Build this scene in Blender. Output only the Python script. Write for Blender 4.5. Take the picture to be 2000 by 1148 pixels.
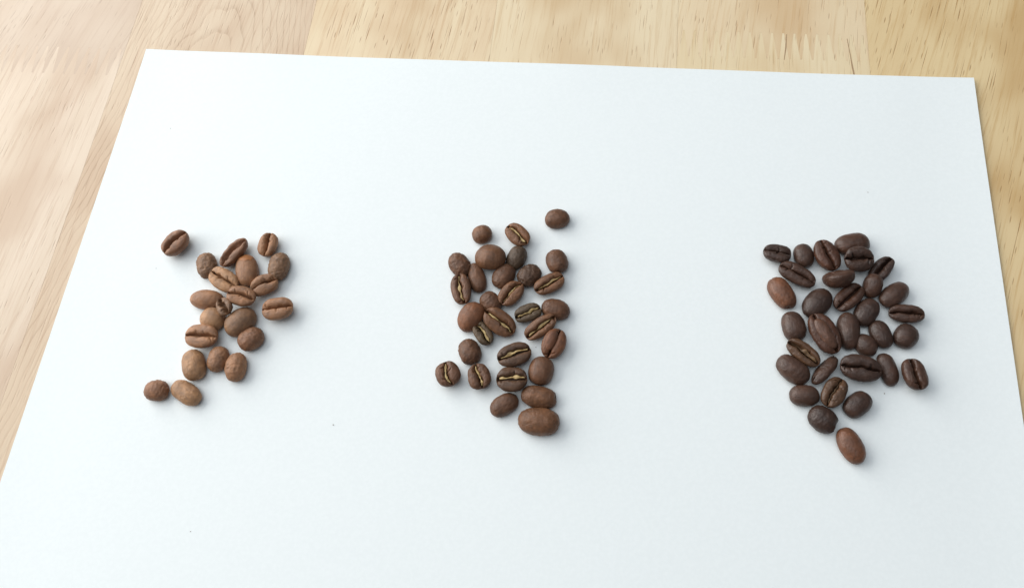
# Three clusters of roasted coffee beans on a sheet of white paper lying on a
# finger-jointed light wood table, lit by a window off to the left.
# World units are metres; the tables below are in millimetres on the paper
# (origin at the middle of the sheet, +X to the right, +Y away from the viewer).
import bpy, math, random
import numpy as np
from mathutils import Matrix

for o in list(bpy.data.objects):
    bpy.data.objects.remove(o)
scene = bpy.context.scene
COL = scene.collection
MM = 0.001

# ---------------------------------------------------------------- camera
cam_data = bpy.data.cameras.new('camera')
cam_data.sensor_fit = 'HORIZONTAL'; cam_data.sensor_width = 36.0
cam_data.lens = 36.0*1470.0/2000.0
cam_data.clip_start = 0.01; cam_data.clip_end = 50.0
cam = bpy.data.objects.new('camera', cam_data); COL.objects.link(cam)
cam.matrix_world = Matrix([[0.992264, -0.067098, 0.104455, 0.025165], [0.100572, 0.92773, -0.359447, -0.069697], [-0.072788, 0.367171, 0.927301, 0.221319], [0.0, 0.0, 0.0, 1.0]])
scene.camera = cam

# ---------------------------------------------------------------- light
world = bpy.data.worlds.new('World'); scene.world = world; world.use_nodes = True
bg = world.node_tree.nodes['Background']
bg.inputs['Color'].default_value = (0.86, 0.92, 1.0, 1); bg.inputs['Strength'].default_value = 0.17

def area(name, loc, target, sx, sy, power, color):
    d = bpy.data.lights.new(name, 'AREA'); d.shape = 'RECTANGLE'; d.size = sx; d.size_y = sy
    d.energy = power; d.color = color
    o = bpy.data.objects.new(name, d); COL.objects.link(o)
    z = np.array(loc, float) - np.array(target, float); z /= np.linalg.norm(z)
    x = np.cross((0, 0, 1), z); x /= np.linalg.norm(x); y = np.cross(z, x)
    o.matrix_world = Matrix([[x[i], y[i], z[i], loc[i]] for i in range(3)] + [[0, 0, 0, 1]])
    return o
area('window_light', (-1.10, 0.40, 0.55), (-0.05, 0, 0), 1.9, 1.0, 27.5, (1.0, 0.985, 0.95))
area('ceiling_bounce_fill', (-0.55, 0.45, 1.90), (-0.1, 0.1, 0), 2.4, 2.4, 24.5, (0.91, 0.955, 1.0))  # added unseen lamp: stands in for ceiling bounce, fills shadows on the paper

vs = scene.view_settings
vs.view_transform = 'Standard'; vs.look = 'None'; vs.exposure = 0.0; vs.gamma = 1.0; vs.use_curve_mapping = False

# ---------------------------------------------------------------- node helpers
class Mat:
    def __init__(self, name):
        self.m = bpy.data.materials.new(name); self.m.use_nodes = True
        self.t = self.m.node_tree; self.b = self.t.nodes['Principled BSDF']
        self.tc = self.n('ShaderNodeTexCoord')
    def n(self, kind, **kw):
        x = self.t.nodes.new(kind)
        for k, v in kw.items(): setattr(x, k, v)
        return x
    def l(self, a, b): self.t.links.new(a, b)
    def put(self, sock, v):
        if hasattr(v, 'links') or isinstance(v, bpy.types.NodeSocket): self.l(v, sock)
        elif isinstance(v, tuple) and len(v) == 3 and sock.type == 'RGBA': sock.default_value = (*v, 1)
        else: sock.default_value = v
    def math(self, op, a, b=0.0, c=0.0, clamp=False):
        x = self.n('ShaderNodeMath', operation=op, use_clamp=clamp)
        self.put(x.inputs[0], a); self.put(x.inputs[1], b); self.put(x.inputs[2], c); return x.outputs[0]
    def mix(self, f, a, b, mode='MIX'):
        x = self.n('ShaderNodeMix', data_type='RGBA', blend_type=mode)
        self.put(x.inputs['Factor'], f); self.put(x.inputs['A'], a); self.put(x.inputs['B'], b); return x.outputs['Result']
    def ramp(self, f, lo, hi, a=0.0, b=1.0):
        x = self.n('ShaderNodeMapRange', interpolation_type='SMOOTHSTEP')
        self.put(x.inputs[0], f); x.inputs[1].default_value = lo; x.inputs[2].default_value = hi
        x.inputs[3].default_value = a; x.inputs[4].default_value = b; return x.outputs[0]
    def mapping(self, vec, loc=(0, 0, 0), rot=(0, 0, 0), scale=(1, 1, 1)):
        x = self.n('ShaderNodeMapping'); self.l(vec, x.inputs[0])
        x.inputs[1].default_value = loc; x.inputs[2].default_value = rot; x.inputs[3].default_value = scale; return x.outputs[0]
    def noise(self, vec, scale, detail=3.0, rough=0.55, dist=0.0, col=False):
        x = self.n('ShaderNodeTexNoise'); self.l(vec, x.inputs['Vector'])
        x.inputs['Scale'].default_value = scale; x.inputs['Detail'].default_value = detail
        x.inputs['Roughness'].default_value = rough; x.inputs['Distortion'].default_value = dist
        return x.outputs['Color' if col else 'Fac']
    def voronoi(self, vec, scale, rnd=1.0):
        x = self.n('ShaderNodeTexVoronoi', voronoi_dimensions='2D'); self.l(vec, x.inputs['Vector']); x.inputs['Scale'].default_value = scale
        x.inputs['Randomness'].default_value = rnd; return x
    def bump(self, h, strength, dist):
        x = self.n('ShaderNodeBump'); self.l(h, x.inputs['Height']); x.inputs['Strength'].default_value = strength
        x.inputs['Distance'].default_value = dist; self.l(x.outputs[0], self.b.inputs['Normal'])

# ---------------------------------------------------------------- materials
def wood(name, base, dark, pale, slant, pore=1.0, streak=1.0, seed=0, arch=None, pore_scale=1.0, gain=(1.08, 1.08, 1.08)):
    """rubberwood: soft tone bands, fine streaks, short dark pores; arch = (x, y) of a flame figure"""
    up = lambda c: tuple(q + (1 - q)*k for q, k in zip(c, (0.22, 0.19, 0.15)))
    base, pale, dark = (tuple(q*k for q, k in zip(c, gain)) for c in (up(base), up(pale), tuple(q*1.18 for q in dark)))
    M = Mat(name); g = M.tc.outputs['Object']
    off = (seed*0.37, seed*0.53, seed*0.11)
    v = M.mapping(g, loc=off, rot=(0, 0, math.radians(slant)))
    warp = M.noise(M.mapping(v, scale=(28, 9, 1)), 1.0, 2.0, col=True)
    vw = M.n('ShaderNodeVectorMath', operation='MULTIPLY_ADD'); M.l(warp, vw.inputs[0]); vw.inputs[1].default_value = (0.007, 0.004, 0); M.l(v, vw.inputs[2])
    vw = vw.outputs[0]
    band = M.noise(M.mapping(vw, scale=(75, 9, 1)), 1.0, 3.0, 0.5)
    c = M.mix(M.ramp(band, 0.33, 0.70), pale, base)
    blot = M.noise(M.mapping(vw, scale=(38, 22, 1)), 1.0, 2.0, 0.5)
    c = M.mix(M.math('MULTIPLY', M.ramp(blot, 0.46, 0.72), 0.52*streak), c, dark)
    fine = M.noise(M.mapping(vw, scale=(900, 34, 1)), 1.0, 5.0, 0.65)
    c = M.mix(M.math('MULTIPLY', M.ramp(fine, 0.48, 0.70), 0.42*streak), c, dark)
    h = M.math('MULTIPLY', fine, 0.3)
    if arch:
        s = M.n('ShaderNodeSeparateXYZ'); M.l(g, s.inputs[0])
        wob = M.noise(M.mapping(g, scale=(60, 22, 1)), 1.0, 2.5, 0.5)
        x = M.math('SUBTRACT', s.outputs[0], arch[0]*MM); y = M.math('SUBTRACT', arch[1]*MM, s.outputs[1])
        f = M.math('SUBTRACT', y, M.math('MULTIPLY', M.math('SUBTRACT', M.math('SQRT', M.math('MULTIPLY_ADD', x, x, 0.030**2)), 0.030), 8.0))
        f = M.math('ADD', f, M.math('MULTIPLY', wob, 0.055))
        f = M.math('MULTIPLY', f, 1000.0/13.0)
        fr = M.math('FRACT', f)
        line = M.ramp(fr, 0.45, 1.0); thin = M.math('MULTIPLY', M.ramp(fr, 0.70, 0.93), M.ramp(fr, 1.0, 0.94))
        c = M.mix(M.math('MULTIPLY', line, 0.16), c, dark)
        c = M.mix(M.math('MULTIPLY', M.math('MULTIPLY', thin, M.math('MULTIPLY', M.ramp(blot, 0.40, 0.64), M.ramp(fine, 0.35, 0.6))), 0.45), c, tuple(q*0.62 for q in dark))
        h = M.math('SUBTRACT', h, M.math('MULTIPLY', thin, 0.3))
    dk = tuple(q*k for q, k in zip(dark, (0.60, 0.50, 0.42)))
    clump = M.noise(M.mapping(vw, loc=(3, 1, 0), scale=(85, 16, 1)), 1.0, 2.0, 0.5)
    for (sx, sy, r0, r1, amt, k) in ((700, 95, 0.06, 0.18, 0.62, 0), (760, 40, 0.06, 0.17, 0.80, 5), (620, 17, 0.04, 0.12, 0.70, 9), (900, 24, 0.04, 0.14, 0.6, 14)):
        vo = M.voronoi(M.mapping(vw, loc=(k, k*0.7, 0), scale=(sx*pore_scale, sy*pore_scale, 1)), 1.0)
        pick = M.n('ShaderNodeSeparateColor'); M.l(vo.outputs['Color'], pick.inputs[0])
        keep = M.math('LESS_THAN', pick.outputs[0], 0.46)
        dash = M.math('MULTIPLY', M.ramp(vo.outputs['Distance'], r1, r0), keep)
        dash = M.math('MULTIPLY', dash, M.ramp(clump, 0.34 + 0.03*(k == 5), 0.58))
        dash = M.math('MULTIPLY', dash, M.math('MULTIPLY_ADD', pick.outputs[1], 0.7, 0.3))
        c = M.mix(M.math('MULTIPLY', dash, amt*pore, clamp=True), c, dk)
        h = M.math('SUBTRACT', h, M.math('MULTIPLY', dash, 0.8))
    M.l(c, M.b.inputs['Base Color'])
    M.put(M.b.inputs['Roughness'], M.math('MULTIPLY_ADD', band, 0.12, 0.40))
    M.b.inputs['Specular IOR Level'].default_value = 0.34
    M.b.inputs['Coat Weight'].default_value = 0.0; M.b.inputs['Coat Roughness'].default_value = 0.32
    M.bump(h, 0.35, 0.0002)
    return M.m

def paper_mat():
    M = Mat('white_paper'); g = M.tc.outputs['Object']
    f = M.noise(g, 900.0, 4.0, 0.6); big = M.noise(g, 14.0, 2.0, 0.5)
    c = M.mix(M.ramp(f, 0.35, 0.7), (0.838, 0.884, 0.886), (0.86, 0.905, 0.907))
    M.l(c, M.b.inputs['Base Color']); M.b.inputs['Roughness'].default_value = 0.75
    M.b.inputs['Specular IOR Level'].default_value = 0.25
    M.bump(M.math('ADD', f, M.math('MULTIPLY', big, 2.0)), 0.30, 0.00008)
    return M.m

def bean_mat(name, rough, spec):
    M = Mat(name); g = M.tc.outputs['Object']
    oi = M.n('ShaderNodeObjectInfo')
    v = M.n('ShaderNodeVectorMath', operation='ADD'); M.l(g, v.inputs[0])
    sc = M.n('ShaderNodeVectorMath', operation='SCALE'); sc.inputs[0].default_value = (0.31, 0.17, 0.23); M.l(oi.outputs['Random'], sc.inputs[3]); M.l(sc.outputs[0], v.inputs[1])
    v = v.outputs[0]
    patch = M.noise(v, 330.0, 2.5, 0.55); fine = M.noise(v, 1900.0, 4.0, 0.65)
    streak = M.noise(M.mapping(v, scale=(330, 900, 900)), 1.0, 4.0, 0.65, 0.8)
    col = oi.outputs['Color']
    hs = M.n('ShaderNodeHueSaturation'); M.l(col, hs.inputs['Color']); hs.inputs['Value'].default_value = 0.68; hs.inputs['Saturation'].default_value = 0.92
    hp = M.n('ShaderNodeHueSaturation'); M.l(col, hp.inputs['Color']); hp.inputs['Value'].default_value = 1.36; hp.inputs['Saturation'].default_value = 1.0
    c = M.mix(M.math('MULTIPLY', M.ramp(patch, 0.56, 0.26), 0.75), col, hs.outputs[0])
    c = M.mix(M.math('MULTIPLY', M.ramp(patch, 0.5, 0.72), 0.8), c, hp.outputs[0])
    c = M.mix(M.math('MULTIPLY', M.ramp(streak, 0.50, 0.30), 0.85), c, hs.outputs[0])
    c = M.mix(M.math('MULTIPLY', M.ramp(fine, 0.55, 0.75), 0.35), c, hp.outputs[0])
    M.l(c, M.b.inputs['Base Color'])
    M.put(M.b.inputs['Roughness'], M.math('MULTIPLY_ADD', fine, 0.22, rough - 0.11))
    M.b.inputs['Specular IOR Level'].default_value = spec
    M.bump(M.math('ADD', M.math('MULTIPLY', streak, 1.0), M.math('MULTIPLY', fine, 0.5)), 0.65, 0.00026)
    return M.m

def chaff_mat(name, a, b):
    M = Mat(name); g = M.tc.outputs['Object']
    f = M.noise(M.mapping(g, scale=(500, 1600, 1600)), 1.0, 3.0, 0.6)
    M.l(M.mix(M.ramp(f, 0.35, 0.65), a, b), M.b.inputs['Base Color']); M.b.inputs['Roughness'].default_value = 0.5
    M.bump(f, 0.5, 0.0001); return M.m

def plain(name, col, rough):
    M = Mat(name); f = M.noise(M.tc.outputs['Object'], 2500.0, 2.0)
    M.l(M.mix(f, tuple(q*0.75 for q in col), tuple(min(1, q*1.25) for q in col)), M.b.inputs['Base Color']); M.b.inputs['Roughness'].default_value = rough
    return M.m

# ---------------------------------------------------------------- mesh helpers
def mesh_obj(name, verts, faces, mat, parent=None, smooth=False):
    me = bpy.data.meshes.new(name)
    verts = np.asarray(verts, float)
    if isinstance(faces, np.ndarray):
        n = len(faces); k = faces.shape[1]
        me.vertices.add(len(verts)); me.vertices.foreach_set('co', verts.astype(np.float32).ravel())
        me.loops.add(n*k); me.loops.foreach_set('vertex_index', faces.astype(np.int32).ravel())
        me.polygons.add(n); me.polygons.foreach_set('loop_start', np.arange(0, n*k, k, dtype=np.int32)); me.polygons.foreach_set('loop_total', np.full(n, k, dtype=np.int32))
        me.update(calc_edges=True); me.validate()
    else:
        me.from_pydata([tuple(q) for q in verts], [], faces); me.update()
    if smooth: me.polygons.foreach_set('use_smooth', [True]*len(me.polygons))
    me.materials.append(mat)
    o = bpy.data.objects.new(name, me); COL.objects.link(o)
    if parent is not None: o.parent = parent
    return o

def tag(o, label, cat, group=None):
    o['label'] = label; o['category'] = cat
    if group: o['group'] = group

def prism(outline, z0, z1):
    n = len(outline)
    v = [(x*MM, y*MM, z0*MM) for x, y in outline] + [(x*MM, y*MM, z1*MM) for x, y in outline]
    f = [list(range(n))[::-1], list(range(n, 2*n))] + [[i, (i + 1) % n, n + (i + 1) % n, n + i] for i in range(n)]
    return v, f

# ---------------------------------------------------------------- the table: glued staves with finger joints
table = bpy.data.objects.new('table', None); COL.objects.link(table)
tag(table, 'light wooden table top of glued staves with finger joints, under the paper', 'table')
YN, YF = -330.0, 330.0                                # near and far ends of the table top
GAP = 0.05
W = {
 'pink_dots':   wood('rubberwood_rosy', (0.60, 0.44, 0.30), (0.42, 0.28, 0.18), (0.64, 0.49, 0.35), 14, 0.60, 0.7, 1, pore_scale=1.15, gain=(0.88, 0.865, 0.87)),
 'pale_streak': wood('rubberwood_pale', (0.63, 0.48, 0.33), (0.46, 0.32, 0.21), (0.70, 0.55, 0.40), 5, 0.45, 1.2, 2, gain=(0.95, 0.94, 0.95)),
 'flame':       wood('rubberwood_flame', (0.59, 0.415, 0.26), (0.42, 0.265, 0.155), (0.64, 0.48, 0.31), 3, 0.50, 0.9, 3, arch=(-123.0, 127.0), gain=(0.93, 0.92, 0.92)),
 'speckled':    wood('rubberwood_speckled', (0.60, 0.43, 0.24), (0.40, 0.24, 0.115), (0.66, 0.52, 0.31), 5, 1.15, 1.0, 4),
 'straw':       wood('rubberwood_straw', (0.61, 0.46, 0.26), (0.44, 0.29, 0.145), (0.66, 0.52, 0.315), 3, 0.85, 1.1, 5),
 'peach':       wood('rubberwood_peach', (0.62, 0.45, 0.25), (0.44, 0.27, 0.12), (0.66, 0.51, 0.30), 6, 0.75, 1.0, 6),
 'straw_end':   wood('rubberwood_cream', (0.63, 0.48, 0.26), (0.47, 0.31, 0.14), (0.67, 0.53, 0.31), 2, 0.6, 0.9, 7),
 'golden':      wood('rubberwood_golden', (0.58, 0.395, 0.175), (0.40, 0.235, 0.085), (0.63, 0.455, 0.22), 16, 0.95, 1.1, 8, gain=(1.07, 1.06, 1.0)),
}
def finger_line(x0, x1, yt, yb, pitch, slope=0.0):
    """zigzag of a finger joint from x0 to x1 between yb and yt, with blunt tips"""
    n = max(2, int(round((x1 - x0)/pitch))); p = (x1 - x0)/n; tip = 0.16*p; pts = []
    for i in range(n):
        a = x0 + i*p; s = slope*(a - x0)
        pts += [(a, yb + s), (a + tip, yb + s), (a + 0.5*p, yt + s), (a + 0.5*p + tip, yt + s)]
    return pts + [(x1, yb + slope*(x1 - x0))]
def stave(x0, x1, lo, hi, mat):
    """lo / hi: a number (square end) or a finger line"""
    x0 += GAP/2; x1 -= GAP/2
    bot = [(x0, lo), (x1, lo)] if not isinstance(lo, list) else [(min(max(x, x0), x1), y + GAP/2) for x, y in lo]
    top = [(x0, hi), (x1, hi)] if not isinstance(hi, list) else [(min(max(x, x0), x1), y - GAP/2) for x, y in hi]
    v, f = prism(bot + top[::-1], -24.0, 0.0)
    return mesh_obj('stave', v, f, W[mat], table)
XB = [-430.0, -362.0, -294.0, -226.0, -157.5, -87.0, -17.2, 49.7, 115.4, 182.0, 249.0, 316.0, 383.0]
JL = finger_line(XB[3], XB[4], 105.3, 93.0, 4.25)
JR = finger_line(XB[7], XB[8], 122.2, 111.0, 3.95)
for i, kind in ((0, 'straw'), (1, 'flame'), (2, 'peach'), (4, 'flame'), (5, 'speckled'), (6, 'straw'), (8, 'golden'), (9, 'straw'), (10, 'speckled'), (11, 'peach')):
    stave(XB[i], XB[i + 1], YN, YF, kind)
stave(XB[3], XB[4], YN, JL, 'pale_streak'); stave(XB[3], XB[4], JL, YF, 'pink_dots')
stave(XB[7], XB[8], YN, JR, 'straw_end'); stave(XB[7], XB[8], JR, YF, 'peach')
# dark filler in the two open fingers of the right joint
FILL = plain('wood_filler', (0.40, 0.265, 0.15), 0.6)
for pts in ([(87.7, 121.6), (88.0, 121.9), (87.7, 116), (86.85, 110.4), (86.6, 110.6), (87.2, 116)],
            [(108.4, 120.5), (108.6, 120.8), (109.3, 114), (109.8, 109.2), (110.5, 103.0), (109.9, 103.0), (109.3, 109.0), (109.0, 114)]):
    v, f = prism(pts, -1.0, 0.015)
    o = mesh_obj('filler_strip', v, f, FILL, table)

# ---------------------------------------------------------------- the sheet of paper
def paper_z(x, y):
    z = 0.30
    r = max(0.0, (x - 128.0)/20.5); z += 0.45*r*r
    l = max(0.0, (-130.0 - x)/18.5); z += 0.25*l*l
    t = max(0.0, (y - 70.0)/35.0)
    z += t*t*(0.22 + 0.15*math.sin(x*0.045 + 1.0) + 0.06*math.sin(x*0.11))
    return z
nx, ny = 100, 70; PT = 0.10
pv = []; pf = []
for j in range(ny + 1):
    for i in range(nx + 1):
        x = -148.5 + 297.0*i/nx; y = -105 + 210.0*j/ny
        pv.append((x*MM, y*MM, paper_z(x, y)*MM))
nv = len(pv)
pv += [(x, y, z - PT*MM) for x, y, z in pv]
ix = lambda i, j: j*(nx + 1) + i
for j in range(ny):
    for i in range(nx):
        q = [ix(i, j), ix(i + 1, j), ix(i + 1, j + 1), ix(i, j + 1)]
        pf.append(q); pf.append([k + nv for k in q[::-1]])
rim = [ix(i, 0) for i in range(nx)] + [ix(nx, j) for j in range(ny)] + [ix(i, ny) for i in range(nx, 0, -1)] + [ix(0, j) for j in range(ny, 0, -1)]
for a, b in zip(rim, rim[1:] + rim[:1]): pf.append([a, a + nv, b + nv, b])
paper = mesh_obj('paper_sheet', pv, pf, paper_mat(), None, True)
tag(paper, 'white rectangular sheet of paper lying on the wooden table under the coffee beans', 'paper')
m = paper.modifiers.new('edges', 'EDGE_SPLIT'); m.split_angle = math.radians(40)

# ---------------------------------------------------------------- coffee beans
def hash3(ix, iy, iz, seed):
    n = (ix*374761393 + iy*668265263 + iz*2147483647 + seed*974634777) & 0xFFFFFFFF
    n = ((n ^ (n >> 13))*1274126177) & 0xFFFFFFFF
    n = ((n ^ (n >> 16))*2246822519) & 0xFFFFFFFF
    return ((n ^ (n >> 15)) & 0xFFFF)/32767.5 - 1.0

def vnoise(p, seed):
    """smooth value noise in -1..1 at points p (n,3)"""
    i = np.floor(p).astype(np.int64); f = p - i; f = f*f*f*(f*(f*6 - 15) + 10)
    out = np.zeros(len(p))
    for dx in (0, 1):
        for dy in (0, 1):
            for dz in (0, 1):
                w = (f[:, 0] if dx else 1 - f[:, 0])*(f[:, 1] if dy else 1 - f[:, 1])*(f[:, 2] if dz else 1 - f[:, 2])
                out += w*hash3(i[:, 0] + dx, i[:, 1] + dy, i[:, 2] + dz, seed)
    return out

NT, NP = 64, 76
def smooth(e0, e1, x):
    k = np.clip((x - e0)/(e1 - e0), 0, 1); return k*k*(3 - 2*k)

def crease_line(u, b, sd, amp):
    z = np.zeros_like(u)
    n = vnoise(np.stack([u*2.3, z + 3.7, z + sd*1.3], -1), sd + 5)
    n2 = vnoise(np.stack([u*6.5, z + 9.1, z + sd*0.7], -1), sd + 6)
    return b*(amp*np.sin(u*2.4 + (sd % 7)*0.35) + 0.07*n + 0.035*n2)

def crease_width(u, b, sd, cw):
    z = np.zeros_like(u)
    n = vnoise(np.stack([u*4.1, z + 1.2, z + sd*2.1], -1), sd + 9)
    return b*cw*(1 - 0.55*u*u)*(1 + 0.55*n)

def face_height(u, v, hf):
    """height of the flat side over the widest outline; u along, v across, -1..1"""
    return hf*np.sqrt(np.clip(1 - np.abs(u)**3.4, 0, 1))*np.sqrt(np.clip(1 - np.abs(v)**2.9, 0, 1))

def bean_points(a, b, hd, hf, sd, egg=0.0, bend=0.0, cw=0.09, cd=1.3, camp=0.07, wr=0.06, lump=0.18, dent=0.0, blunt=2.2):
    """bean in millimetres, long axis X, creased flat side towards +Z; ring-by-ring points"""
    t = np.linspace(0, np.pi, NT + 1)
    u1 = -np.cos(t); u1 = np.sign(u1)*np.abs(u1)**0.98
    half = NP//2
    q = (np.arange(NP) - half)/half
    s1 = np.pi*np.sign(q)*np.abs(q)**1.55
    u, s = np.meshgrid(u1, s1, indexing='ij'); u = u.ravel(); s = s.ravel()
    v = -np.sin(s); up = np.cos(s)
    r = np.clip(1 - np.abs(u)**blunt, 0, 1)**(1/blunt)*(1 + egg*u*0.5)
    x = a*u
    yc = crease_line(u, b, sd, camp)
    y = b*r*v
    face = up > 0
    zf = face_height(u, v, hf)*(1 + egg*u*0.4)
    zd = -hd*r*np.abs(up)**0.92
    z = np.where(face, zf, zd)
    # crease: the two halves roll in towards a narrow deep groove
    d = np.abs(y)
    w = crease_width(u, b, sd, cw)
    endf = 1 - 0.75*smooth(0.86, 1.0, np.abs(u))
    groove = cd*endf/(1 + (d/np.maximum(w, 1e-3))**4) + 0.28*cd*np.exp(-(d/(0.30*b))**2)*endf
    k = smooth(0.0, 0.35, up)
    z = np.where(face, z - groove*k, z)
    lip = (0.24 if sd % 2 else -0.24)*(0.4 + 0.6*np.abs(np.sin(u*1.7 + sd)))
    z = np.where(face, z + lip*k*endf*np.exp(-(d/(0.34*b))**2)*np.tanh(y/(0.06*b)), z)
    # crossing cracks on the flat side
    for j in range(3):
        cx = (hash3(sd, j, 7, 3))*0.8*a; side = 1 if hash3(sd, j, 8, 4) > 0 else -1
        ln = 0.35 + 0.3*abs(hash3(sd, j, 9, 2)); sl = 0.5*hash3(sd, j, 3, 5)
        dist = np.abs(x - cx - sl*y - 0.25*np.sin(y*2.3 + j))
        m = smooth(0, 0.12, side*y/b + 0.05)*(1 - smooth(ln*0.6, ln, side*y/b))
        z = np.where(face, z - 0.62*m*k*np.exp(-(dist/0.14)**2), z)
    y = y + yc*(1 - v*v)*np.where(face, k, 0) + bend*b*(1 - u*u)
    P = np.stack([x, y, z], -1)
    N = np.stack([x/a**2, y/b**2, z/np.where(z > 0, max(hf, 1.2), hd)**2], -1)
    N /= np.maximum(np.linalg.norm(N, axis=1), 1e-6)[:, None]
    o = np.array([sd*3.17, sd*1.71, sd*0.63])
    lo = vnoise(P*0.30 + o, sd); mid = vnoise(P*0.62 + o, sd + 21)
    wpt = P*np.array([0.75, 1.25, 1.25]) + o + 0.5*np.stack([mid, lo, mid], -1)
    rid = 1 - np.abs(vnoise(wpt, sd + 2))*2; rid2 = 1 - np.abs(vnoise(wpt*1.9, sd + 3))*2; rid3 = 1 - np.abs(vnoise(wpt*3.4 + 0.4*rid[:, None], sd + 4))*2
    flat = np.where(face, 0.6 - 0.3*np.exp(-(d/(0.2*b))**2), 1.0)
    disp = lump*(0.65*lo + 0.35*mid) + flat*wr*(rid*0.5 + rid2*0.45 + rid3*0.3)
    if dent:
        c = np.array([a*0.95*np.sign(dent), -0.25*b, -0.2*hd])
        disp = disp - 1.1*abs(dent)*np.exp(-np.sum((P - c)**2, 1)/(0.9**2))
    P = P + N*disp[:, None]
    # close the tips
    P = P.reshape(NT + 1, NP, 3)
    for e in (0, NT):
        P[e] = P[e].mean(0)
    return P.reshape(-1, 3)

def bean_faces():
    i, j = np.meshgrid(np.arange(NT), np.arange(NP), indexing='ij'); i = i.ravel(); j = j.ravel(); k = (j + 1) % NP
    return np.stack([i*NP + j, (i + 1)*NP + j, (i + 1)*NP + k, i*NP + k], -1)

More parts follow.
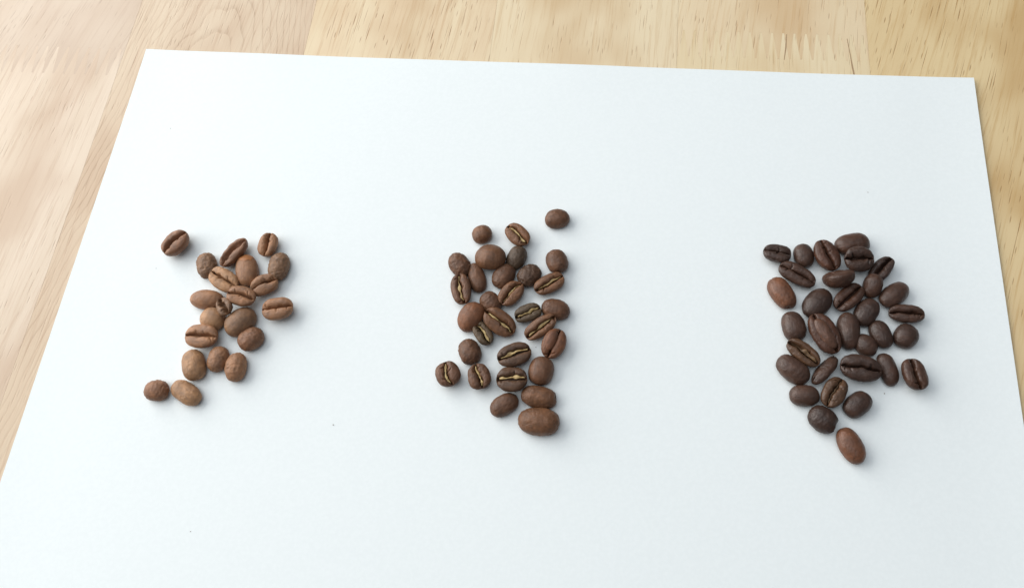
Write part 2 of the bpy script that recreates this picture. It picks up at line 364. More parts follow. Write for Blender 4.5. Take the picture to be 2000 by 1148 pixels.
def rot(roll, pitch, yaw):
    cr, sr, cp, sp, cy, sy = math.cos(roll), math.sin(roll), math.cos(pitch), math.sin(pitch), math.cos(yaw), math.sin(yaw)
    Rx = np.array([[1, 0, 0], [0, cr, -sr], [0, sr, cr]]); Ry = np.array([[cp, 0, sp], [0, 1, 0], [-sp, 0, cp]]); Rz = np.array([[cy, -sy, 0], [sy, cy, 0], [0, 0, 1]])
    return Rz @ Ry @ Rx
BEANS = [   # id, label, colour, place on the paper (mm), roll/pitch/yaw, shape (mm)
 ('L1', 'brown bean lying apart at the upper left corner of the left cluster, crease up', (0.2339, 0.1114, 0.0584), (-113.52, 24.91, 3.70), (-0.176, -0.045, 0.917), dict(a=4.924, b=3.949, hd=3.322, hf=1.424, sd=11, egg=-0.037, bend=-0.024, cw=0.13, cd=1.8, wr=0.134, lump=0.16, blunt=2.32)),
 ('L2', "round wrinkled brown bean, crease down, leftmost of the left cluster's top half", (0.2296, 0.1249, 0.068), (-101.24, 18.02, 1.67), (3.169, -0.029, 1.980), dict(a=4.359, b=3.194, hd=2.683, hf=1.15, sd=12, egg=-0.014, bend=0.025, cd=0.9, wr=0.27, lump=0.16, blunt=2.38)),
 ('L3', 'hollow shell-shaped brown bean standing on edge at the top of the left cluster', (0.2186, 0.1041, 0.0546), (-92.72, 22.86, 3.34), (-0.390, -0.030, 1.025), dict(a=5.909, b=3.356, hd=2.811, hf=1.205, sd=13, egg=0.005, bend=-0.013, cw=0.3, cd=1.8, camp=0.12, wr=0.134, lump=0.3, blunt=2.24)),
 ('L4', 'small upright bean, crease up, at the top right of the left cluster', (0.3261, 0.1624, 0.0831), (-81.84, 26.58, 3.06), (-0.038, -0.032, 1.493), dict(a=4.079, b=3.187, hd=2.677, hf=1.147, sd=14, egg=0.06, bend=0.02, cw=0.12, cd=1.8, wr=0.134, lump=0.16, blunt=2.46)),
 ('L5', 'wrinkled crease-down bean at the right edge just below the small upright bean', (0.2123, 0.1155, 0.0629), (-76.81, 19.40, 1.65), (3.179, 0.040, 1.623), dict(a=4.879, b=3.329, hd=2.797, hf=1.199, sd=15, egg=-0.027, bend=0.008, cd=0.9, wr=0.253, lump=0.16, blunt=2.36)),
 ('L6', 'crease-down bean with an orange skin flake on its tip, in the left cluster', (0.304, 0.1514, 0.0774), (-87.15, 17.17, 1.76), (3.142, -0.034, 1.930), dict(a=5.558, b=3.701, hd=3.109, hf=1.332, sd=16, egg=-0.12, bend=0.006, cd=0.9, wr=0.083, lump=0.16, blunt=2.34)),
 ('L7', 'pale brown bean with straight crease, its lower end under another creased bean', (0.4016, 0.2173, 0.1106), (-93.60, 13.13, 3.36), (0.038, 0.005, -0.475), dict(a=5.45, b=3.413, hd=2.866, hf=1.228, sd=17, egg=-0.004, bend=-0.025, cw=0.08, cd=1.8, camp=0.03, wr=0.134, lump=0.16, blunt=2.51)),
 ('L8', 'reddish creased bean with a cross crack touching the wrinkled bean at right', (0.2783, 0.1386, 0.0709), (-79.67, 12.26, 3.26), (0.040, 0.036, 0.537), dict(a=4.405, b=3.349, hd=2.816, hf=1.207, sd=18, egg=-0.028, bend=0.025, cw=0.07, cd=1.8, camp=0.05, wr=0.134, lump=0.16, blunt=2.38)),
 ('L9', 'creased bean resting on top of its neighbours in the middle of the left cluster', (0.3071, 0.1529, 0.0782), (-85.60, 7.41, 4.82), (-0.147, 0.069, -0.171), dict(a=4.585, b=3.311, hd=2.781, hf=1.192, sd=19, egg=0.001, bend=-0.005, cw=0.1, cd=1.8, wr=0.134, lump=0.16, blunt=2.39)),
 ('L10', 'long smooth crease-down bean at the left edge beside the tiny curled bean', (0.3109, 0.1548, 0.0792), (-98.18, 6.29, 1.69), (3.094, 0.013, 0.002), dict(a=5.535, b=3.277, hd=2.753, hf=1.18, sd=20, egg=-0.027, bend=0.019, cd=0.9, wr=0.083, lump=0.16, blunt=2.12)),
 ('L11', 'tiny curled bean fragment, smallest in the left cluster', (0.214, 0.1163, 0.0634), (-90.23, 3.34, 5.17), (-0.226, 0.052, 2.128), dict(a=3.085, b=2.47, hd=2.074, hf=0.889, sd=21, egg=-0.031, bend=0.002, cw=0.2, cd=1.8, camp=0.2, wr=0.134, lump=0.3, blunt=2.34)),
 ('L12', 'pale smooth crease-down bean directly below the tiny curled bean', (0.363, 0.1964, 0.1), (-94.49, -0.19, 1.59), (3.155, -0.023, -0.417), dict(a=4.291, b=3.691, hd=3.086, hf=1.323, sd=22, egg=-0.043, bend=-0.005, cd=0.9, wr=0.066, lump=0.16, blunt=2.17)),
 ('L13', 'large bean with a cracked back in the middle of the left cluster', (0.2452, 0.1333, 0.0726), (-85.08, -0.51, 1.91), (3.148, 0.042, 0.903), dict(a=5.373, b=4.193, hd=3.52, hf=1.509, sd=23, egg=-0.02, bend=0.015, cd=0.9, wr=0.1, lump=0.16, blunt=2.21)),
 ('L14', 'creased bean lying alone at the right edge of the left cluster', (0.3009, 0.1498, 0.0766), (-73.38, 4.53, 3.61), (-0.059, 0.012, 0.222), dict(a=4.902, b=3.731, hd=3.134, hf=1.343, sd=24, egg=-0.056, bend=-0.026, cw=0.09, cd=1.8, camp=0.05, wr=0.134, lump=0.16, blunt=2.26)),
 ('L15', 'broad creased bean with rippled lips, lower left half of the left cluster', (0.3175, 0.1581, 0.0809), (-96.00, -6.49, 3.65), (-0.004, -0.048, 0.024), dict(a=5.348, b=3.904, hd=3.28, hf=1.406, sd=25, egg=-0.037, bend=-0.01, cw=0.08, cd=1.8, camp=0.04, wr=0.134, lump=0.16, blunt=2.24)),
 ('L16', 'dark reddish crease-down bean touching the lower side of the cracked-back bean', (0.2194, 0.1045, 0.0548), (-80.45, -5.76, 1.65), (3.166, 0.048, 0.693), dict(a=4.025, b=3.564, hd=2.993, hf=1.283, sd=26, egg=0.028, bend=0.024, cd=0.9, wr=0.185, lump=0.16, blunt=2.43)),
 ('L17', 'pale tan egg-shaped bean, left of the row of three crease-down beans', (0.3525, 0.1908, 0.0971), (-96.74, -15.63, 1.71), (3.170, -0.009, 1.979), dict(a=5.114, b=3.657, hd=3.072, hf=1.317, sd=27, egg=-0.067, bend=-0.013, cd=0.9, wr=0.1, lump=0.16, blunt=2.44)),
 ('L18', 'middle bean of the row of three crease-down beans in the left cluster', (0.2802, 0.1395, 0.0714), (-89.42, -13.11, 1.62), (3.120, -0.032, 1.461), dict(a=4.007, b=3.229, hd=2.713, hf=1.163, sd=28, egg=0.062, bend=0.007, cd=0.9, wr=0.185, lump=0.16, blunt=2.39)),
 ('L19', 'right bean of the row of three crease-down beans in the left cluster', (0.3042, 0.1515, 0.0775), (-83.05, -15.22, 1.70), (3.190, -0.018, 1.671), dict(a=4.518, b=3.299, hd=2.772, hf=1.188, sd=29, egg=-0.008, bend=-0.022, cd=0.9, wr=0.219, lump=0.16, blunt=2.23)),
 ('L20', 'small blunt dark bean at the bottom left tip of the left cluster', (0.2556, 0.1218, 0.0638), (-106.47, -24.71, 1.59), (3.171, -0.014, -0.051), dict(a=3.811, b=3.288, hd=2.762, hf=1.184, sd=30, egg=-0.12, bend=-0.027, cd=0.9, wr=0.185, lump=0.3, blunt=2.16)),
 ('L21', 'tan crease-down bean, lower right of the pair ending the left cluster', (0.3787, 0.2049, 0.1043), (-97.02, -24.54, 1.41), (3.134, -0.031, -0.467), dict(a=5.382, b=3.119, hd=2.623, hf=1.124, sd=31, egg=-0.029, bend=-0.024, cd=0.9, wr=0.117, lump=0.16, blunt=2.44)),
 ('M1', 'crease-down bean lying alone above the middle cluster at its upper right', (0.1403, 0.065, 0.0343), (12.50, 42.58, 1.45), (3.160, -0.037, 0.220), dict(a=4.025, b=3.288, hd=2.762, hf=1.184, sd=32, egg=-0.062, bend=-0.027, cd=0.9, wr=0.117, lump=0.16, blunt=2.16)),
 ('M2', 'small round bean at the top left of the middle cluster', (0.1709, 0.0785, 0.0383), (-11.37, 35.49, 1.54), (3.194, -0.040, 0.454), dict(a=3.24, b=3.078, hd=2.587, hf=1.109, sd=33, egg=-0.064, bend=-0.001, cd=0.9, wr=0.117, lump=0.16, blunt=2.19)),
 ('M3', 'creased bean with a bright chaff fleck at the top of the middle cluster', (0.1836, 0.0844, 0.0411), (0.25, 35.53, 3.06), (0.051, -0.002, -0.702), dict(a=4.535, b=3.098, hd=2.603, hf=1.115, sd=34, egg=0.004, bend=0.016, cw=0.156, cd=1.8, wr=0.134, lump=0.16, blunt=2.32, chaff=1)),
 ('M4', 'large broad smooth bean lying over others below the small round bean', (0.1611, 0.074, 0.0361), (-7.60, 26.93, 2.48), (2.924, -0.131, -0.157), dict(a=5.019, b=4.485, hd=3.767, hf=1.615, sd=35, egg=-0.036, bend=-0.005, cd=0.9, wr=0.1, lump=0.16, blunt=2.11)),
 ('M5', 'blackish round bean beside the large broad bean near the top of the middle cluster', (0.0832, 0.0514, 0.0311), (0.66, 27.82, 1.60), (3.093, -0.026, 1.262), dict(a=4.054, b=3.052, hd=2.566, hf=1.1, sd=36, egg=0.055, bend=0.02, cd=0.9, wr=0.151, lump=0.16, blunt=2.27)),
 ('M6', 'round wrinkled bean at the upper left edge of the middle cluster', (0.1376, 0.0638, 0.0336), (-17.31, 24.13, 1.71), (3.180, -0.038, 2.254), dict(a=4.339, b=3.236, hd=2.726, hf=1.168, sd=37, egg=-0.036, bend=-0.018, cd=0.9, wr=0.236, lump=0.16, blunt=2.18)),
 ('M7', 'slim smooth upright bean between the wrinkled bean and the broad bean', (0.139, 0.0644, 0.0339), (-11.41, 20.20, 1.34), (3.193, -0.010, 1.929), dict(a=5.18, b=2.735, hd=2.297, hf=0.984, sd=38, egg=-0.12, bend=0.026, cd=0.9, wr=0.066, lump=0.16, blunt=2.3)),
 ('M8', "upright bean with gold chaff line at the left edge of the middle cluster's upper half", (0.1309, 0.0607, 0.032), (-15.71, 15.51, 3.08), (-0.184, -0.001, 1.859), dict(a=5.087, b=3.146, hd=2.642, hf=1.132, sd=39, egg=0.056, bend=0.009, cw=0.143, cd=1.8, wr=0.134, lump=0.16, blunt=2.46, chaff=1)),
 ('M9', 'roundish crease-down bean under the large broad bean in the middle cluster', (0.122, 0.0566, 0.0298), (-2.76, 21.11, 1.56), (3.183, 0.044, 1.178), dict(a=4.301, b=3.307, hd=2.782, hf=1.192, sd=40, egg=-0.057, bend=-0.017, cd=0.9, wr=0.168, lump=0.16, blunt=2.41)),
 ('M10', "deeply wrinkled bean right of centre in the middle cluster's upper half", (0.0934, 0.0485, 0.0278), (5.29, 22.02, 1.56), (3.157, 0.033, 0.819), dict(a=3.822, b=3.271, hd=2.743, hf=1.176, sd=41, egg=-0.023, bend=0.009, cd=0.9, wr=0.304, lump=0.16, blunt=2.38)),
 ('M11', 'round bean at the upper right edge above the slanted creased bean', (0.1253, 0.0581, 0.0306), (13.65, 27.39, 1.64), (3.117, 0.044, 1.970), dict(a=4.017, b=3.383, hd=2.841, hf=1.218, sd=42, egg=0.004, bend=0.009, cd=0.9, wr=0.151, lump=0.16, blunt=2.34)),
 ('M12', 'slanted creased bean with thin tan chaff at the right edge, below a round bean', (0.1673, 0.0769, 0.0375), (11.91, 19.36, 2.91), (0.048, 0.018, 0.578), dict(a=4.976, b=2.967, hd=2.493, hf=1.068, sd=43, egg=0.064, bend=-0.026, cw=0.13, cd=1.8, camp=0.02, wr=0.134, lump=0.16, blunt=2.52, chaff=1)),
 ('M13', 'wrinkled creased bean slanting up to the right in the centre of the middle cluster', (0.1858, 0.0854, 0.0416), (0.31, 15.04, 3.15), (0.049, 0.018, 0.890), dict(a=4.565, b=3.183, hd=2.674, hf=1.146, sd=44, egg=-0.064, bend=0.024, cw=0.104, cd=1.8, wr=0.185, lump=0.16, blunt=2.22, chaff=1)),
 ('M14', 'half covered crease-down bean above the largest creased bean', (0.125, 0.0579, 0.0305), (-5.96, 11.95, 1.53), (3.149, 0.026, -0.807), dict(a=3.698, b=3.124, hd=2.615, hf=1.121, sd=45, egg=-0.062, bend=-0.02, cd=0.9, wr=0.151, lump=0.16, blunt=2.32)),
 ('M15', 'large reddish smooth bean at the left edge of the middle cluster', (0.181, 0.0751, 0.0362), (-11.49, 6.69, 1.77), (3.186, -0.051, 1.092), dict(a=4.963, b=3.947, hd=3.313, hf=1.42, sd=46, egg=0.06, bend=-0.017, cd=0.9, wr=0.1, lump=0.16, blunt=2.1)),
 ('M16', 'small dark olive bean with crooked chaff line beside the largest creased bean', (0.1024, 0.0663, 0.0374), (-7.20, 1.70, 2.54), (-0.058, 0.040, -0.879), dict(a=4.176, b=2.502, hd=2.101, hf=0.901, sd=47, egg=0.053, bend=-0.023, cw=0.156, cd=1.8, camp=0.1, wr=0.134, lump=0.25, blunt=2.46, chaff=1)),
 ('M17', 'largest creased bean of the middle cluster, broad gold chaff along its crease', (0.1594, 0.0732, 0.0357), (-2.23, 5.17, 3.57), (0.018, 0.192, -0.550), dict(a=5.498, b=3.593, hd=3.021, hf=1.295, sd=48, egg=0.007, bend=0.023, cw=0.13, cd=1.8, camp=0.02, wr=0.134, lump=0.16, blunt=2.25, chaff=1)),
 ('M18', 'dark olive creased bean with gold chaff left of a round-backed bean', (0.0929, 0.0601, 0.0339), (6.13, 9.13, 2.83), (0.003, -0.050, 0.427), dict(a=4.262, b=2.791, hd=2.345, hf=1.005, sd=49, egg=0.055, bend=0.016, cw=0.117, cd=1.8, camp=0.05, wr=0.134, lump=0.16, blunt=2.35, chaff=1)),
 ('M19', 'round-backed bean at the right edge beside the dark olive creased bean', (0.1328, 0.0615, 0.0324), (14.50, 11.26, 1.48), (3.180, 0.011, -0.149), dict(a=4.433, b=3.281, hd=2.756, hf=1.181, sd=50, egg=-0.065, bend=0.006, cd=0.9, wr=0.151, lump=0.16, blunt=2.27)),
 ('M20', 'long slanted creased bean with ragged chaff propped below the dark olive one', (0.1583, 0.0727, 0.0355), (10.38, 4.60, 3.37), (0.107, -0.156, 0.681), dict(a=5.47, b=2.716, hd=2.289, hf=0.981, sd=51, egg=-0.051, bend=-0.008, cw=0.143, cd=1.8, camp=0.04, wr=0.134, lump=0.16, blunt=2.45, chaff=1)),
 ('M21', 'bean with a smooth oval lip and off-centre crease at the right edge', (0.1655, 0.0686, 0.0331), (14.98, -0.33, 3.35), (0.179, -0.012, 1.216), dict(a=4.775, b=3.487, hd=2.928, hf=1.255, sd=52, egg=0.047, bend=0.02, cw=0.06, cd=1.8, camp=0.03, wr=0.117, lump=0.16, blunt=2.21)),
 ('M22', "thick creased bean with crumbled tan chaff, right of the lower middle cluster's centre", (0.106, 0.0551, 0.0315), (3.26, -4.73, 3.51), (-0.071, 0.049, 0.443), dict(a=5.225, b=3.611, hd=3.033, hf=1.3, sd=53, egg=0.04, bend=-0.011, cw=0.156, cd=1.8, camp=0.03, wr=0.134, lump=0.16, blunt=2.26, chaff=1)),
 ('M23', 'dark round-backed bean at the left edge below the large reddish bean', (0.1227, 0.0569, 0.03), (-10.55, -4.43, 1.52), (3.182, 0.001, 2.058), dict(a=4.087, b=3.364, hd=2.825, hf=1.211, sd=54, egg=-0.057, bend=-0.023, cd=0.9, wr=0.185, lump=0.16, blunt=2.32)),
 ('M24', 'round creased bean with curved gold chaff, leftmost of the middle cluster', (0.1356, 0.0628, 0.0331), (-16.07, -12.29, 3.51), (0.042, 0.040, 2.039), dict(a=3.838, b=3.621, hd=3.042, hf=1.304, sd=55, egg=-0.009, bend=0.021, cw=0.117, cd=1.8, camp=0.16, wr=0.134, lump=0.16, blunt=2.45, chaff=1)),
 ('M25', 'small creased bean second from the left in the lower row, crooked chaff', (0.1229, 0.057, 0.03), (-6.65, -12.31, 3.30), (-0.008, 0.031, 1.924), dict(a=3.876, b=3.357, hd=2.82, hf=1.209, sd=56, egg=-0.043, bend=-0.012, cw=0.117, cd=1.8, camp=0.1, wr=0.219, lump=0.16, blunt=2.47, chaff=1)),
 ('M26', 'creased bean with the brightest gold chaff band, lying level in the lower row', (0.0995, 0.0517, 0.0296), (3.35, -12.47, 3.76), (-0.176, -0.001, 0.081), dict(a=4.606, b=3.866, hd=3.247, hf=1.392, sd=57, egg=-0.047, bend=0.022, cw=0.169, cd=1.8, camp=0.02, wr=0.134, lump=0.25, blunt=2.24, chaff=1)),
 ('M27', 'smooth round-backed bean right of the bright-chaff bean', (0.1435, 0.0665, 0.035), (11.74, -8.71, 1.60), (3.164, -0.052, 1.404), dict(a=4.38, b=3.792, hd=3.185, hf=1.365, sd=58, egg=-0.023, bend=0.003, cd=0.9, wr=0.083, lump=0.16, blunt=2.42)),
 ('M28', 'oval crease-down bean at the bottom left of the middle cluster', (0.1251, 0.058, 0.0306), (1.72, -19.96, 1.50), (3.164, -0.002, 0.618), dict(a=4.502, b=3.085, hd=2.593, hf=1.111, sd=59, egg=-0.026, bend=0.003, cd=0.9, wr=0.117, lump=0.16, blunt=2.27)),
 ('M29', 'crease-down bean with a nicked right tip above the biggest bean', (0.1578, 0.0725, 0.0353), (11.88, -16.86, 1.52), (3.127, 0.028, -0.095), dict(a=5.44, b=3.312, hd=2.782, hf=1.192, sd=60, egg=-0.059, bend=-0.015, cd=0.9, wr=0.134, lump=0.16, dent=1, blunt=2.4)),
 ('M30', 'biggest bean of the middle cluster at its very bottom, crease down', (0.1604, 0.0737, 0.0359), (12.38, -24.15, 1.79), (3.153, -0.020, 0.015), dict(a=6.033, b=4.1, hd=3.444, hf=1.476, sd=61, egg=0.068, bend=0.008, cd=0.9, wr=0.168, lump=0.16, blunt=2.34)),
 ('R1', 'dark creased bean at the upper left corner of the right cluster', (0.0529, 0.0275, 0.0188), (81.80, 34.60, 2.98), (-0.160, 0.038, -0.092), dict(a=4.177, b=3.064, hd=2.574, hf=1.103, sd=62, egg=0.058, bend=-0.002, cw=0.06, cd=1.8, camp=0.03, wr=0.134, lump=0.16, blunt=2.5)),
 ('R2', 'smooth round dark bean, second from the left in the top row of the right cluster', (0.0639, 0.0319, 0.0207), (90.04, 34.71, 1.34), (3.104, 0.028, 1.689), dict(a=3.975, b=3.001, hd=2.521, hf=1.08, sd=63, egg=0.04, bend=0.007, cd=0.9, wr=0.066, lump=0.16, blunt=2.25)),
 ('R3', 'reddish glossy creased bean standing steep in the top row of the right cluster', (0.0815, 0.0343, 0.0195), (96.66, 34.67, 3.54), (0.166, -0.037, 1.979), dict(a=5.139, b=3.687, hd=3.097, hf=1.327, sd=64, egg=-0.019, bend=0.01, cw=0.08, cd=1.8, camp=0.05, wr=0.134, lump=0.16, blunt=2.23)),
 ('R4', 'long smooth brown bean at the very top of the right cluster', (0.0752, 0.0343, 0.0204), (104.79, 39.49, 1.54), (3.128, 0.008, 0.260), dict(a=5.247, b=3.592, hd=3.017, hf=1.293, sd=65, egg=0.043, bend=-0.019, cd=0.9, wr=0.066, lump=0.16, blunt=2.42)),
 ('R5', 'very dark creased bean with a split tip lying on the topmost bean', (0.0569, 0.0296, 0.0203), (105.68, 33.37, 4.60), (0.234, 0.046, 0.068), dict(a=4.316, b=3.926, hd=3.298, hf=1.413, sd=66, egg=-0.021, bend=0.007, cw=0.1, cd=1.8, camp=0.04, wr=0.134, lump=0.28, blunt=2.21)),
 ('R6', 'dark curled bean with open crease at the upper right edge of the right cluster', (0.0516, 0.0268, 0.0184), (112.67, 31.38, 2.65), (-0.300, -0.050, 0.915), dict(a=4.91, b=2.654, hd=2.23, hf=0.956, sd=67, egg=-0.045, bend=0.009, cw=0.12, cd=1.8, camp=0.1, wr=0.134, lump=0.16, blunt=2.29)),
 ('R7', 'long dark creased bean slanting down to the right below the top left corner', (0.0692, 0.0346, 0.0225), (87.55, 27.64, 3.00), (0.032, 0.032, -0.474), dict(a=5.762, b=3.032, hd=2.547, hf=1.091, sd=68, egg=-0.067, bend=0.027, cw=0.06, cd=1.8, camp=0.05, wr=0.134, lump=0.16, blunt=2.47)),
 ('R8', 'orange brown smooth bean at the left edge of the right cluster', (0.1582, 0.0644, 0.0323), (83.09, 21.61, 1.58), (3.141, 0.008, 2.080), dict(a=5.536, b=3.44, hd=2.895, hf=1.241, sd=69, egg=0.063, bend=-0.02, cd=0.9, wr=0.1, lump=0.16, dent=-0.7, blunt=2.3)),
 ('R9', 'slim bean lying on its side below the reddish glossy creased bean', (0.0691, 0.0315, 0.0187), (99.08, 27.28, 4.62), (-1.122, 0.016, 0.351), dict(a=4.434, b=4.236, hd=3.553, hf=1.523, sd=70, egg=0.061, bend=0.016, cw=0.08, cd=1.8, wr=0.134, lump=0.16, blunt=2.44)),
 ('R10', "dark creased bean slanting up to the right in the right cluster's centre top", (0.0764, 0.0349, 0.0207), (102.44, 21.23, 3.00), (0.035, -0.021, 0.795), dict(a=5.357, b=3.107, hd=2.607, hf=1.117, sd=71, egg=0.025, bend=0.015, cw=0.08, cd=1.8, camp=0.03, wr=0.134, lump=0.16, blunt=2.4)),
 ('R11', 'small reddish round bean resting on others near the upper right', (0.0703, 0.0321, 0.0191), (109.59, 25.54, 2.62), (2.869, -0.293, 1.352), dict(a=3.728, b=2.774, hd=2.33, hf=0.999, sd=72, egg=0.06, bend=-0.006, cd=0.9, wr=0.083, lump=0.16, blunt=2.31)),
 ('R12', 'smooth dark bean at the right edge above the level creased bean', (0.0722, 0.0361, 0.0234), (116.08, 23.50, 1.52), (3.155, 0.052, 0.728), dict(a=5.257, b=3.223, hd=2.708, hf=1.161, sd=73, egg=-0.027, bend=-0.016, cd=0.9, wr=0.066, lump=0.16, blunt=2.21)),
 ('R13', 'long level creased bean at the right edge of the right cluster', (0.0772, 0.0386, 0.0251), (118.77, 17.34, 2.75), (0.033, -0.023, -0.004), dict(a=5.049, b=2.764, hd=2.322, hf=0.995, sd=74, egg=0.056, bend=-0.006, cw=0.09, cd=1.8, camp=0.03, wr=0.134, lump=0.16, blunt=2.32)),
 ('R14', 'broad smooth dark bean right of the orange brown bean', (0.0478, 0.0248, 0.017), (93.45, 18.99, 1.64), (3.146, 0.020, 0.922), dict(a=5.424, b=3.784, hd=3.175, hf=1.361, sd=75, egg=-0.012, bend=-0.029, cd=0.9, wr=0.066, lump=0.16, blunt=2.16)),
 ('R15', 'smooth dark bean below the small reddish round bean', (0.053, 0.0276, 0.0189), (107.62, 17.16, 1.47), (3.154, -0.036, 1.028), dict(a=4.684, b=3.274, hd=2.744, hf=1.176, sd=76, egg=0.016, bend=-0.008, cd=0.9, wr=0.066, lump=0.16, blunt=2.43)),
 ('R16', 'egg-shaped dark bean at the left edge below the orange brown bean', (0.0722, 0.0361, 0.0234), (86.12, 11.10, 1.58), (3.186, 0.011, 1.767), dict(a=4.666, b=3.474, hd=2.919, hf=1.251, sd=77, egg=-0.061, bend=0.028, cd=0.9, wr=0.083, lump=0.16, blunt=2.45)),
 ('R17', "large broken bean with peeled reddish lobe in the right cluster's centre", (0.0827, 0.0347, 0.0198), (94.55, 9.00, 3.68), (0.076, -0.060, 2.035), dict(a=6.447, b=3.833, hd=3.22, hf=1.38, sd=78, egg=-0.026, bend=-0.025, cw=0.13, cd=1.8, camp=0.2, wr=0.134, lump=0.3, blunt=2.27)),
 ('R18', 'tall smooth dark bean touching the right side of the large broken bean', (0.0674, 0.0337, 0.0219), (102.00, 10.89, 1.55), (3.114, -0.021, 1.577), dict(a=5.826, b=3.352, hd=2.816, hf=1.207, sd=79, egg=0.055, bend=0.017, cd=0.9, wr=0.066, lump=0.16, blunt=2.15)),
 ('R19', 'smooth dark bean left of the rightmost round bean below the level creased bean', (0.0576, 0.03, 0.0206), (111.39, 10.57, 1.44), (3.161, 0.005, 1.919), dict(a=4.315, b=3.008, hd=2.528, hf=1.084, sd=80, egg=0.063, bend=-0.02, cd=0.9, wr=0.066, lump=0.16, blunt=2.38)),
 ('R20', 'round dark bean at the right edge below the level creased bean', (0.0577, 0.03, 0.0206), (118.33, 10.45, 1.54), (3.106, -0.042, 2.607), dict(a=3.344, b=3.857, hd=2.813, hf=1.205, sd=81, egg=0.064, bend=-0.014, cd=0.9, wr=0.083, lump=0.16, blunt=2.28)),
 ('R21', 'half hidden dark bean between the tall smooth bean and the big creased bean', (0.0653, 0.0327, 0.0212), (106.73, 6.78, 1.49), (3.096, 0.052, 2.212), dict(a=3.633, b=3.015, hd=2.546, hf=1.091, sd=82, egg=-0.066, bend=-0.011, cd=0.9, wr=0.066, lump=0.16, blunt=2.14)),
 ('R22', 'tan brown bean with a wide open layered crease at the left', (0.0973, 0.0484, 0.0248), (88.32, 2.54, 3.40), (-0.080, 0.016, -0.649), dict(a=5.279, b=2.907, hd=2.46, hf=1.054, sd=83, egg=-0.03, bend=0.023, cw=0.2, cd=1.8, camp=0.04, wr=0.134, lump=0.16, blunt=2.43, chaff=2)),
 ('R23', 'large smooth dark bean at the left edge under the open-creased tan bean', (0.0771, 0.0385, 0.025), (85.49, -2.43, 1.65), (3.148, 0.020, -0.660), dict(a=5.17, b=3.568, hd=3.009, hf=1.29, sd=84, egg=0.063, bend=0.023, cd=0.9, wr=0.1, lump=0.16, blunt=2.35)),
 ('R24', 'slim pointed bean lying on its side in the lower right cluster', (0.067, 0.0335, 0.0217), (94.59, -2.10, 2.00), (2.442, 0.036, 0.909), dict(a=5.478, b=2.191, hd=1.842, hf=0.789, sd=85, egg=0.031, bend=0.003, cw=0.07, cd=1.8, wr=0.134, lump=0.16, blunt=2.28)),
 ('R25', 'big dark creased bean overlapping a smooth bean in the lower right cluster', (0.0536, 0.0279, 0.0191), (104.16, -0.96, 3.86), (0.039, -0.026, -0.150), dict(a=5.671, b=3.957, hd=3.324, hf=1.424, sd=86, egg=-0.002, bend=-0.026, cw=0.1, cd=1.8, camp=0.05, wr=0.134, lump=0.16, blunt=2.24)),
 ('R26', 'curved smooth bean partly under the big dark creased bean', (0.0642, 0.0321, 0.0209), (112.39, -0.18, 1.25), (3.124, -0.012, 1.797), dict(a=4.964, b=2.577, hd=2.164, hf=0.928, sd=87, egg=-0.015, bend=0.12, cd=0.9, wr=0.066, lump=0.16, blunt=2.4)),
 ('R27', 'creased bean lying apart at the lower right edge of the right cluster', (0.0732, 0.0334, 0.0199), (119.32, -1.42, 3.40), (0.194, 0.048, 1.749), dict(a=4.626, b=3.486, hd=2.928, hf=1.255, sd=88, egg=-0.011, bend=-0.028, cw=0.1, cd=1.8, camp=0.12, wr=0.134, lump=0.16, blunt=2.49)),
 ('R28', "small level oval dark bean at the left of the right cluster's lower end", (0.0731, 0.0366, 0.0237), (88.55, -10.05, 1.49), (3.175, -0.028, 0.083), dict(a=4.213, b=3.173, hd=2.666, hf=1.142, sd=89, egg=-0.049, bend=-0.021, cd=0.9, wr=0.066, lump=0.16, blunt=2.4)),
 ('R29', 'golden brown creased bean between two smooth dark ones near the bottom', (0.0952, 0.0473, 0.0242), (96.62, -8.61, 3.07), (-0.033, 0.034, 1.084), dict(a=4.811, b=3.192, hd=2.682, hf=1.149, sd=90, egg=0.007, bend=-0.001, cw=0.1, cd=1.8, camp=0.08, wr=0.134, lump=0.16, blunt=2.43, chaff=2)),
 ('R30', 'smooth dark bean at the right of the golden brown creased bean', (0.0553, 0.0288, 0.0197), (103.21, -11.40, 1.47), (3.187, -0.013, 0.776), dict(a=4.467, b=3.165, hd=2.655, hf=1.138, sd=91, egg=0.07, bend=0.012, cd=0.9, wr=0.066, lump=0.16, blunt=2.42)),
 ('R31', 'pebbled dark bean with a nicked tip, second from the bottom', (0.0481, 0.025, 0.0172), (93.33, -16.52, 1.72), (3.100, 0.012, -0.651), dict(a=4.089, b=3.626, hd=3.032, hf=1.3, sd=92, egg=0.049, bend=0.02, cd=0.9, wr=0.168, lump=0.16, dent=0.8, blunt=2.31)),
 ('R32', 'lone orange brown bean at the bottom end of the right cluster', (0.1492, 0.0607, 0.0305), (100.72, -23.42, 1.57), (3.183, 0.010, 1.994), dict(a=5.224, b=3.298, hd=2.775, hf=1.189, sd=93, egg=0.058, bend=-0.012, cd=0.9, wr=0.066, lump=0.16, blunt=2.33)),
]
CRUMBS = [
 (-49.4, -30.1, 0.18, 'tiny dark coffee crumb on the paper between the left and middle clusters'),
 (9.4, -1.0, 0.16, 'tiny coffee crumb on the paper right of the crumbled-chaff bean'),
 (111.3, 59.2, 0.14, 'tiny coffee crumb on the bare paper above the right cluster'),
 (111.5, -7.1, 0.19, 'tiny coffee crumb on the paper below the curved smooth dark bean'),
 (-119.4, 16.5, 0.14, 'tiny coffee crumb on the paper below the bean lying apart at left'),
 (-129.5, 70.9, 0.14, 'tiny crumb on the bare paper near its upper left corner'),
 (-85.6, -64.4, 0.14, 'tiny crumb on the empty paper below the left cluster'),
]

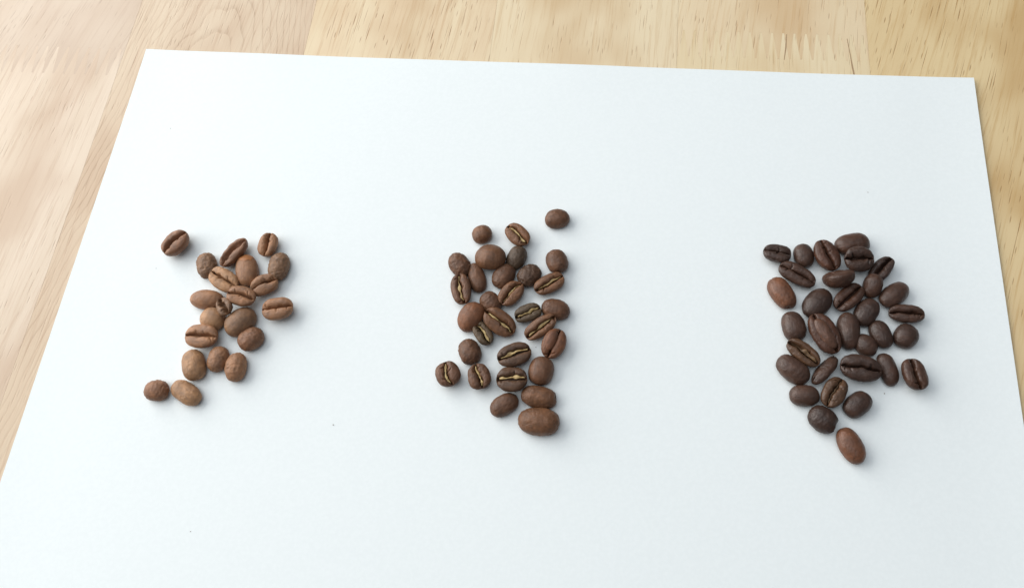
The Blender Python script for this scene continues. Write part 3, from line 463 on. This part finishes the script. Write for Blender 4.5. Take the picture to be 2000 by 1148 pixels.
BEAN = {'L': bean_mat('roast_light', 0.43, 0.32), 'M': bean_mat('roast_medium', 0.41, 0.34), 'R': bean_mat('roast_dark', 0.35, 0.45)}
CHAFF = {1: chaff_mat('gold_chaff', (0.36, 0.23, 0.085), (0.62, 0.46, 0.21)), 2: chaff_mat('brown_chaff', (0.09, 0.05, 0.026), (0.19, 0.11, 0.048))}
FLAKE = plain('orange_skin', (0.34, 0.13, 0.04), 0.5)
GROUP = {'L': 'light roast beans in the left cluster', 'M': 'medium roast beans in the middle cluster', 'R': 'dark roast beans in the right cluster'}
FACES = bean_faces()

def chaff_strip(q, parent, kind):
    """crinkled ribbon of silverskin caught in the crease, slightly below the lips"""
    a, b, hf, sd = q['a'], q['b'], q['hf'], q['sd']; cw = q.get('cw', 0.09); camp = q.get('camp', 0.07); cd = q.get('cd', 1.25)
    side = 0.32 if sd % 2 else -0.32; n = 44; u = np.linspace(-0.80, 0.84, n); z0 = np.zeros(n)
    yc = crease_line(u, b, sd, camp)
    wv = np.maximum(crease_width(u, b, sd, cw)*(0.80 if kind == 1 else 0.7), 0.10)
    nz = vnoise(np.stack([u*3.2, z0, z0 + sd], -1), sd + 31); n2 = vnoise(np.stack([u*5, z0 + 2, z0 + sd], -1), sd + 41)
    wv = wv*np.clip(1.0 + 0.75*nz, 0.15, 1.6)*np.clip((1 - np.abs(u)**4)*1.1, 0.15, 1)
    zt = face_height(u, u*0, hf) - 0.78 + 0.16*n2
    verts = []; m = 5
    for k in range(n):
        for s in np.linspace(-1, 1, m):
            verts.append((a*u[k], yc[k] + wv[k]*(s*0.8 + side) + 0.06*n2[k], zt[k] + 0.10*(1 - s*s) + 0.16*s*nz[k]))
    nv = n*m
    verts += [(x, y, z - 0.5) for x, y, z in verts]
    f = []
    for k in range(n - 1):
        for s in range(m - 1):
            c = [k*m + s, (k + 1)*m + s, (k + 1)*m + s + 1, k*m + s + 1]; f.append(c[::-1]); f.append([i + nv for i in c])
    for k in range(n - 1):
        for s in (0, m - 1): f.append([k*m + s, (k + 1)*m + s, (k + 1)*m + s + nv, k*m + s + nv])
    for k in (0, n - 1):
        for s in range(m - 1): f.append([k*m + s, k*m + s + 1, k*m + s + 1 + nv, k*m + s + nv])
    o = mesh_obj('chaff', np.array(verts)*MM, f, CHAFF[kind], parent, True)
    o['label'] = 'pale gold chaff caught in the crease' if kind == 1 else 'tan brown chaff layers in the open crease'

def skin_flake(P, parent):
    """orange flake of skin on the tip of a crease-down bean"""
    Pm = P; c = Pm[np.argmax(Pm[:, 0])]
    c = np.array([c[0]*0.72, 0.9, Pm[:, 2].min()*0.72])
    d = np.linalg.norm((Pm - c)*np.array([1.0, 0.75, 0.8]), axis=1) + 0.35*vnoise(Pm*1.3, 77)
    keep = (d < 2.0)
    fs = [f for f in FACES.tolist() if all(keep[i] for i in f)]
    used = sorted({i for f in fs for i in f}); re = {i: k for k, i in enumerate(used)}
    nrm = Pm/np.linalg.norm(Pm, axis=1)[:, None]
    v = (Pm + nrm*0.10)[used]
    o = mesh_obj('skin_flake', v*MM, [[re[i] for i in f] for f in fs], FLAKE, parent, True)
    o['label'] = 'orange flake of skin on the tip'

def inner_lobe(q, parent, mat, cx, cy, la, lb, top, col, label, yaw):
    """smooth half of the seed standing proud of the split flat side"""
    P = bean_points(la, lb, lb*0.75, lb*0.75, q['sd'] + 300, egg=0.12, cw=0.02, cd=0.0, wr=0.05, lump=0.18)
    P = P @ rot(math.pi, 0, yaw).T + np.array([cx, cy, top - lb*0.70])
    o = mesh_obj('seed_lobe', P*MM, FACES, mat, parent, True); o.color = (*col, 1); o['label'] = label

for (bid, label, col, loc, rpy, q) in BEANS:
    P = bean_points(**{k: v for k, v in q.items() if k not in ('chaff',)})
    o = mesh_obj('coffee_bean', P*MM, FACES, BEAN[bid[0]], None, True)
    R3 = rot(*rpy)
    o.matrix_world = Matrix([[*R3[i], loc[i]*MM] for i in range(3)] + [[0, 0, 0, 1]])
    o.color = (*col, 1)
    tag(o, label, 'coffee bean', GROUP[bid[0]])
    if q.get('chaff'): chaff_strip(q, o, q['chaff'])
    if bid == 'R17': inner_lobe(q, o, BEAN['R'], -0.4, 0.35, q['a']*0.78, q['b']*0.56, q['hf'] + 0.8, (0.110, 0.052, 0.032), 'smooth reddish lobe standing out of the split', 0.10)
    if bid == 'M21': inner_lobe(q, o, BEAN['M'], 0.3, q['b']*0.36, q['a']*0.72, q['b']*0.50, q['hf'] + 0.35, (0.15, 0.062, 0.032), 'smooth oval reddish lip', 0.06)
    if bid == 'L6': skin_flake(P, o)

# ---------------------------------------------------------------- crumbs on the paper
CRUMB = plain('coffee_crumb_brown', (0.30, 0.25, 0.20), 0.7)
rnd = random.Random(3)
for (x, y, r, label) in CRUMBS:
    v = []; f = []
    t = (1 + 5**0.5)/2
    ico = [(-1, t, 0), (1, t, 0), (-1, -t, 0), (1, -t, 0), (0, -1, t), (0, 1, t), (0, -1, -t), (0, 1, -t), (t, 0, -1), (t, 0, 1), (-t, 0, -1), (-t, 0, 1)]
    fi = [(0, 11, 5), (0, 5, 1), (0, 1, 7), (0, 7, 10), (0, 10, 11), (1, 5, 9), (5, 11, 4), (11, 10, 2), (10, 7, 6), (7, 1, 8), (3, 9, 4), (3, 4, 2), (3, 2, 6), (3, 6, 8), (3, 8, 9), (4, 9, 5), (2, 4, 11), (6, 2, 10), (8, 6, 7), (9, 8, 1)]
    v = [tuple(c/1.9*r*MM*rnd.uniform(0.6, 1.25)*s for c, s in zip(p, (1.3, 0.9, 0.6))) for p in ico]
    o = mesh_obj('coffee_crumb', v, [list(q) for q in fi], CRUMB)
    o.location = (x*MM, y*MM, (0.30 + 0.45*r)*MM); o.rotation_euler = (0, 0, rnd.uniform(0, 3))
    tag(o, label, 'crumb', 'coffee crumbs scattered on the paper')
